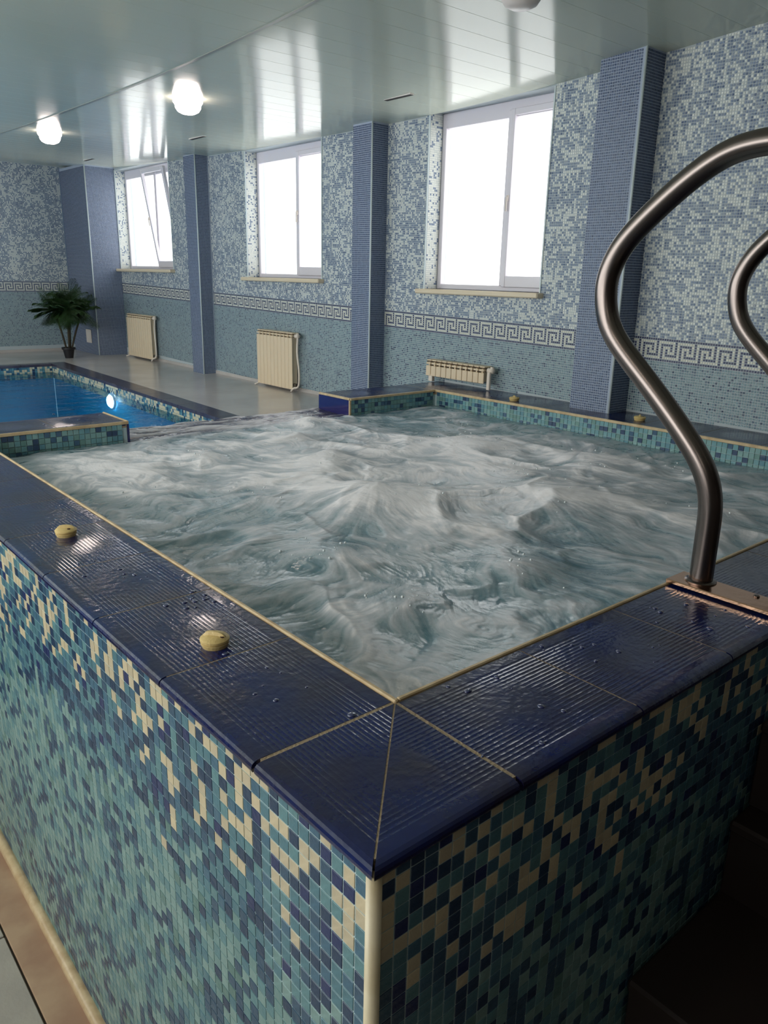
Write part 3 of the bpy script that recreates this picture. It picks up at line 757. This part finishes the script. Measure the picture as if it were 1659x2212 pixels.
def disc(x, y, z, r, d):
    mb = MB(); n = 24
    vs = [(x, y+r*math.cos(2*math.pi*k/n), z+r*.8*math.sin(2*math.pi*k/n)) for k in range(n)] + [(x-d, y+r*.85*math.cos(2*math.pi*k/n), z+r*.68*math.sin(2*math.pi*k/n)) for k in range(n)]
    return mb.add(vs, [(k, (k+1) % n, (k+1) % n+n, k+n) for k in range(n)] + [tuple(range(n, 2*n))])
xl = xi(20.08)-.03
obj('ring', disc(xl, 20.08, -1.40, .3, .05), mat_white, ul); obj('lens', disc(xl-.04, 20.08, -1.40, .22, .05), mat_uw, ul)
pl = bpy.data.lights.new('underwater_glow', 'SPOT'); pl.energy = 260; pl.color = (.8, .88, 1); pl.spot_size = math.radians(120); pl.spot_blend = .6; pl.shadow_soft_size = .06
po = bpy.data.objects.new('underwater_glow', pl); C.objects.link(po); po.location = Vector((xl-.15, 20.08, -1.42))*S
po.rotation_euler = Vector((-1, -.12, -.25)).to_track_quat('-Z', 'Y').to_euler()

# ------------------------------------------------------------------ air valve knobs on the coping
def knob(x, y, rot, label, r=.088):
    t = thing('air_valve', (x, y, 0), label, 'valve', 'air valves on the tub coping')
    a = MB().lathe([(r*.88, 0), (r*.9, .012), (r*.98, .024), (r*.98, .04), (r*.9, .044)], (x, y, 0), 36)
    a.v = [(p[0], p[1], p[2]*.8) for p in a.v]; obj('valve_base', a, mat_knob, t, autosmooth=40)
    b = MB().lathe([(r*.9, .043), (r*1.03, .05), (r*1.03, .066), (r*.9, .08), (r*.4, .092), (r*.02, .094)], (x, y, 0), 36)
    b.v = [(p[0], p[1], p[2]*.8) for p in b.v]
    cap = obj('valve_cap', b, mat_knob, t, autosmooth=40)
    c = MB(); n = 9
    for i in range(n+1):
        s_ = -1+2*i/n; hh = .024*math.sqrt(max(0, 1-s_*s_))+.002; ww = r*.28
        cx_, cy_ = x+math.cos(rot)*s_*r*.8, y+math.sin(rot)*s_*r*.8; px_, py_ = -math.sin(rot)*ww, math.cos(rot)*ww
        c.add([(cx_-px_, cy_-py_, .055), (cx_-px_*.35, cy_-py_*.35, .07+hh), (cx_+px_*.35, cy_+py_*.35, .07+hh), (cx_+px_, cy_+py_, .055)], [])
    c.f = [(i*4+k, i*4+k+1, (i+1)*4+k+1, (i+1)*4+k) for i in range(n) for k in range(3)]
    obj('grip_ridge', c, mat_knob, cap, autosmooth=50)
    obj('mark', MB().lathe([(.014, .0), (.014, .006), (.01, .008)], (x-math.sin(rot)*-.055-.02, y-.05, .066), 10), mat_knob_dark, cap, label='small dark brown dot')
    return t
knob(.45, 2.07, 2.2, 'beige round valve knob with dark dot, nearest one on the left coping')
knob(.455, 4.70, 2.6, 'beige round valve knob second along the left coping')
knob(9.95, 5.08, .6, 'beige valve knob on the window side coping in front of the nearest pillar', .095)
knob(9.82, 7.68, .9, 'valve knob on the wet window side coping near the low radiator', .095)

# ------------------------------------------------------------------ hand rails
yz = [(.711, 0.02), (.713, .38), (.721, .667), (.809, .895), (.987, 1.109), (1.297, 1.417), (1.595, 1.688), (1.744, 1.873), (1.80, 2.083), (1.792, 2.257), (1.695, 2.46), (1.505, 2.652), (1.276, 2.843), (1.073, 2.977), (.907, 3.048), (.728, 3.075), (.5, 3.07), (.2, 2.98), (-.1, 2.78), (-.35, 2.5), (-.55, 2.15), (-.75, 1.75), (-.95, 1.35), (-1.1, .95), (-1.16, .5), (-1.17, 0), (-1.17, -.66)]
def smooth_path(pts, n=5):
    P = [Vector(p) for p in pts]; out = []
    for i in range(len(P)-1):
        p0, p1, p2, p3 = P[max(i-1, 0)], P[i], P[i+1], P[min(i+2, len(P)-1)]
        for k in range(n):
            t = k/n; out.append(.5*((2*p1)+(p2-p0)*t+(2*p0-5*p1+4*p2-p3)*t*t+(3*p1-p0-3*p2+p3)*t**3))
    out.append(P[-1])
    for _ in range(6): out = [out[0]]+[(out[i-1]+out[i]*2+out[i+1])/4 for i in range(1, len(out)-1)]+[out[-1]]
    return out
def rail(x, label):
    f = 1.0
    t = thing('hand_rail', (x, .7, 0), label, 'rail', 'steel hand rails over the tub edge')
    pts = [(x, y, z) for y, z in yz]
    obj('rail_tube', MB().tube(smooth_path(pts), .086, 28), mat_steel, t, True)
    obj('rail_foot', MB().lathe([(.115, .04), (.115, .052), (.1, .062), (.088, .064)], (x, .711, 0), 28), mat_steel, t, autosmooth=40)
    obj('foot_plate', MB().bbox((x-.17, -.06, .0125), (x+.09, .9, .045), .006), mat_plate, t, label='steel foot plate lying across the coping, tinted like warm reflections')
    for yb_ in (.3, .05): obj('bolt', MB().lathe([(.022, .045), (.022, .054), (.014, .06)], (x+.03, yb_, 0), 12), mat_steel, t)
    return t
rail(3.80, 'nearest curved steel hand rail rising from the tub corner side')
rail(5.95, 'second steel hand rail, mostly cut off by the right edge of the photo')

# ------------------------------------------------------------------ dark stairs
stairs = thing('stairs', (4.5, -1.2, NZ), 'very dark brown wooden stairs against the near side of the tub', 'stairs')
for x0_, yf, zt in ((2.12, -3.6, -2.02), (3.27, -2.6, -1.40), (3.5, -1.5, -.70)):
    obj('tread', MB().bbox((x0_, yf, zt-.09), (7.0, -.005, zt), .02), mat_wood, stairs)
    zb = NZ if zt < -2 else zt-.7
    obj('riser', MB().bbox((x0_+.04, yf+.04, zb), (6.96, -.005, zt-.09), .01), mat_wood, stairs)

# ------------------------------------------------------------------ radiators
def radiator(y0, y1, z0, z1, n, label, hose=True):
    xa, xb = BX-.30, BX-.08
    t = thing('radiator', (BX-.2, (y0+y1)/2, z0), label, 'radiator', 'cream radiators under the windows')
    w_ = (y1-y0)/n
    for k in range(n):
        a = y0+k*w_; mb = MB()
        mb.bbox((xa, a+.006, z0), (xa+.03, a+w_-.006, z1-.13), .008)              # flat front fin
        mb.bbox((xa+.03, a+w_*.5-.02, z0+.03), (xb, a+w_*.5+.02, z1-.05), .006)    # core
        mb.bbox((xa+.0, a+.01, z1-.1), (xb, a+w_-.01, z1-.06), .008); mb.bbox((xa+.02, a+.006, z1-.03), (xb+.02, a+w_-.006, z1), .01)
        obj('radiator_section', mb, mat_rad, t)
    obj('header_pipe', MB().tube([((xa+xb)/2, y0-.04, z1-.08), ((xa+xb)/2, y1+.04, z1-.08)], .045, 12), mat_rad_dark, t, True, label='pipe below the top fins, coloured dark like a shaded gap')
    if z1-z0 > .8: obj('header_pipe', MB().tube([((xa+xb)/2, y0-.04, z0+.12), ((xa+xb)/2, y1+.04, z0+.12)], .045, 12), mat_rad_dark, t, True)
    obj('valve', MB().tube([((xa+xb)/2, y0-.02, z1-.08), ((xa+xb)/2, y0-.17, z1-.08)], .055, 12).tube([((xa+xb)/2, y0-.12, z1-.12), ((xa+xb)/2, y0-.12, z1+.0)], .04, 10), mat_hose, t, True)
    if hose:
        zz = FZ+.02
        pts = [((xa+xb)/2, y0-.13, z1-.1), (xa+.05, y0-.18, (z1*2+z0)/3), (xa+.0, y0-.34, (z0+z1)/2-.25), (xa, y0-.30, z0+.12), (xa-.02, y0-.1, zz+.1), (xa-.04, y0+.0, zz)]
        obj('hose', MB().tube(smooth_path(pts, 8), .027, 10), mat_hose, t, True, label='white hose hanging to the floor')
        obj('floor_pipe', MB().tube([(xa+.04, y1-.06, z0+.02), (xa+.0, y1-.02, zz+.03), (xa-.1, y1+.0, zz)], .022, 8), mat_hose, t, True)
    else:
        obj('stand', MB().bbox((xa+.01, y1-.2, .012), (xa+.1, y1-.08, z0+.04), .01).bbox((xa+.02, y0-.14, .012), (xa+.08, y0-.06, z1-.1), .01), mat_hose, t)
    return t
radiator(8.95, 10.68, .13, .48, 11, 'low cream radiator standing on the coping under the nearest window', False)
radiator(15.95, 17.75, -.83, .69, 10, 'tall cream radiator under the middle window')
radiator(24.85, 26.95, -.83, .69, 11, 'cream radiator farthest away, next to the corner pillar')

# ------------------------------------------------------------------ ceiling lamps and slots
def lamp(x, y, lit, label, r=.27):
    cz = float(ceil_z(y)); t = thing('ceiling_lamp', (x, y, cz), label, 'lamp', 'round lamps on the plank ceiling')
    obj('lamp_base', MB().lathe([(r*1.0, -.10), (r*1.06, -.07), (r*1.06, -.02), (r*.98, .0)], (x, y, cz), 40), mat_lamp_on if lit else mat_lamp_ring, t, autosmooth=40)
    obj('lamp_shade', MB().lathe([(.01, -.29), (r*.45, -.28), (r*.75, -.24), (r*.9, -.18), (r*.94, -.1)], (x, y, cz), 40), mat_lamp_on if lit else mat_lamp_off, t, True)
lamp(6.25, 13.35, True, 'lit round ceiling lamp nearest the tub')
lamp(5.78, 19.9, True, 'lit round ceiling lamp farther away, above the pool')
lamp(6.75, 5.45, False, 'unlit white round ceiling lamp above the tub')
lamp(-3.2, 1.0, True, 'added lit ceiling lamp out of view, left of the raised tub')  # invented lamp outside the view, helps light the near end
for x, y, l in ((9.08, 10.38, 'dark ceiling slot before the nearest window'), (8.66, 17.6, 'dark ceiling slot before the middle window'), (8.9, 25.6, 'dark ceiling slot farthest away by the corner pillar'), (9.36, 3.7, 'dark ceiling slot at the top right, nearest the camera')):
    cz = float(ceil_z(y)); t = thing('ceiling_slot', (x, y, cz), l, 'vent')
    mb = MB(); mb.bbox((x-.05, y-.38, cz-.014), (x+.05, y+.38, cz+.02), .004); obj('slot_frame', mb, mat_lamp_ring, t)
    obj('slot_shade_bar', MB().box((x-.044, y-.37, cz-.018), (x+.044, y+.37, cz-.012)), mat_slot, t)  # solid dark bar stands in for the shade inside the slot

# ------------------------------------------------------------------ palm
px, py = 8.27, 27.4
palm = thing('potted_palm', (px, py, FZ), 'bushy green palm in a small black pot in the far corner', 'plant')
obj('pot', MB().lathe([(.14, 0), (.2, .3), (.235, .31), (.24, .38), (.215, .38), (.19, .33), (.02, .33)], (px, py, FZ), 24), mat_black, palm, autosmooth=40)
tops = []
for dx, dy, tx, ty, h in ((-.07, 0, -.3, .0, 1.35), (.08, .03, .15, .1, 1.65), (.0, -.07, .0, -.2, 1.45), (.1, -.05, .45, -.1, 1.3)):
    p0 = (px+dx, py+dy, FZ+.3); p1 = (px+dx+tx*.4, py+dy+ty*.4, FZ+.3+h*.5); p2 = (px+dx+tx, py+dy+ty, FZ+.3+h)
    obj('stem', MB().tube(smooth_path([p0, p1, p2], 4), .035, 8), mat_stem, palm, True); tops.append(Vector(p2))
for k in range(150):
    tp = random.choice(tops); a = random.uniform(0, 2*math.pi); el = random.uniform(-.5, 1.35); ln_ = random.uniform(.5, .92)
    d = Vector((math.cos(a)*math.cos(el), math.sin(a)*math.cos(el)*.9, math.sin(el))); mb = MB(); p = tp.copy(); ctr = []
    v = d.copy()
    for i in range(25): ctr.append(p.copy()); p = p+v*(ln_/24); v = (v+Vector((0, 0, -.035))).normalized()
    for i in range(3, 25):
        t_ = (ctr[i]-ctr[i-1]).normalized(); sd = t_.cross(Vector((0, 0, 1))); sd = sd.normalized() if sd.length > .05 else Vector((1, 0, 0))
        for s_ in (-1, 1):
            L_ = .24*math.sin(math.pi*min(1, (i+1.5)/27.5))+.06
            tip = ctr[i]+sd*s_*L_+t_*L_*.7+Vector((0, 0, -.14*L_/.3)); w2 = t_*.010
            md = ctr[i]*.5+tip*.5+Vector((0, 0, .03))
            mb.add([ctr[i]-w2*.5, ctr[i]+w2*.5, md+w2*.8, tip, md-w2*.8], [(0, 1, 2, 3, 4)])
    mb.tube([ctr[0], ctr[8], ctr[16], ctr[24]], [.012, .01, .007, .003], 5)
    if max(v_[0] for v_ in mb.v) < 9.42: obj('frond', mb, mat_leaf, palm)
sk = thing('wall_socket', (9.50, 28.65, -.2), 'pale plastic cover plate low on the corner pillar beside the palm', 'cover plate')
obj('plate', MB().bbox((9.49, 28.4, -.48), (9.522, 28.9, .02), .01), mat_socket, sk); obj('plate_lid', MB().bbox((9.475, 28.45, -.43), (9.49, 28.85, -.03), .008), mat_socket, sk)
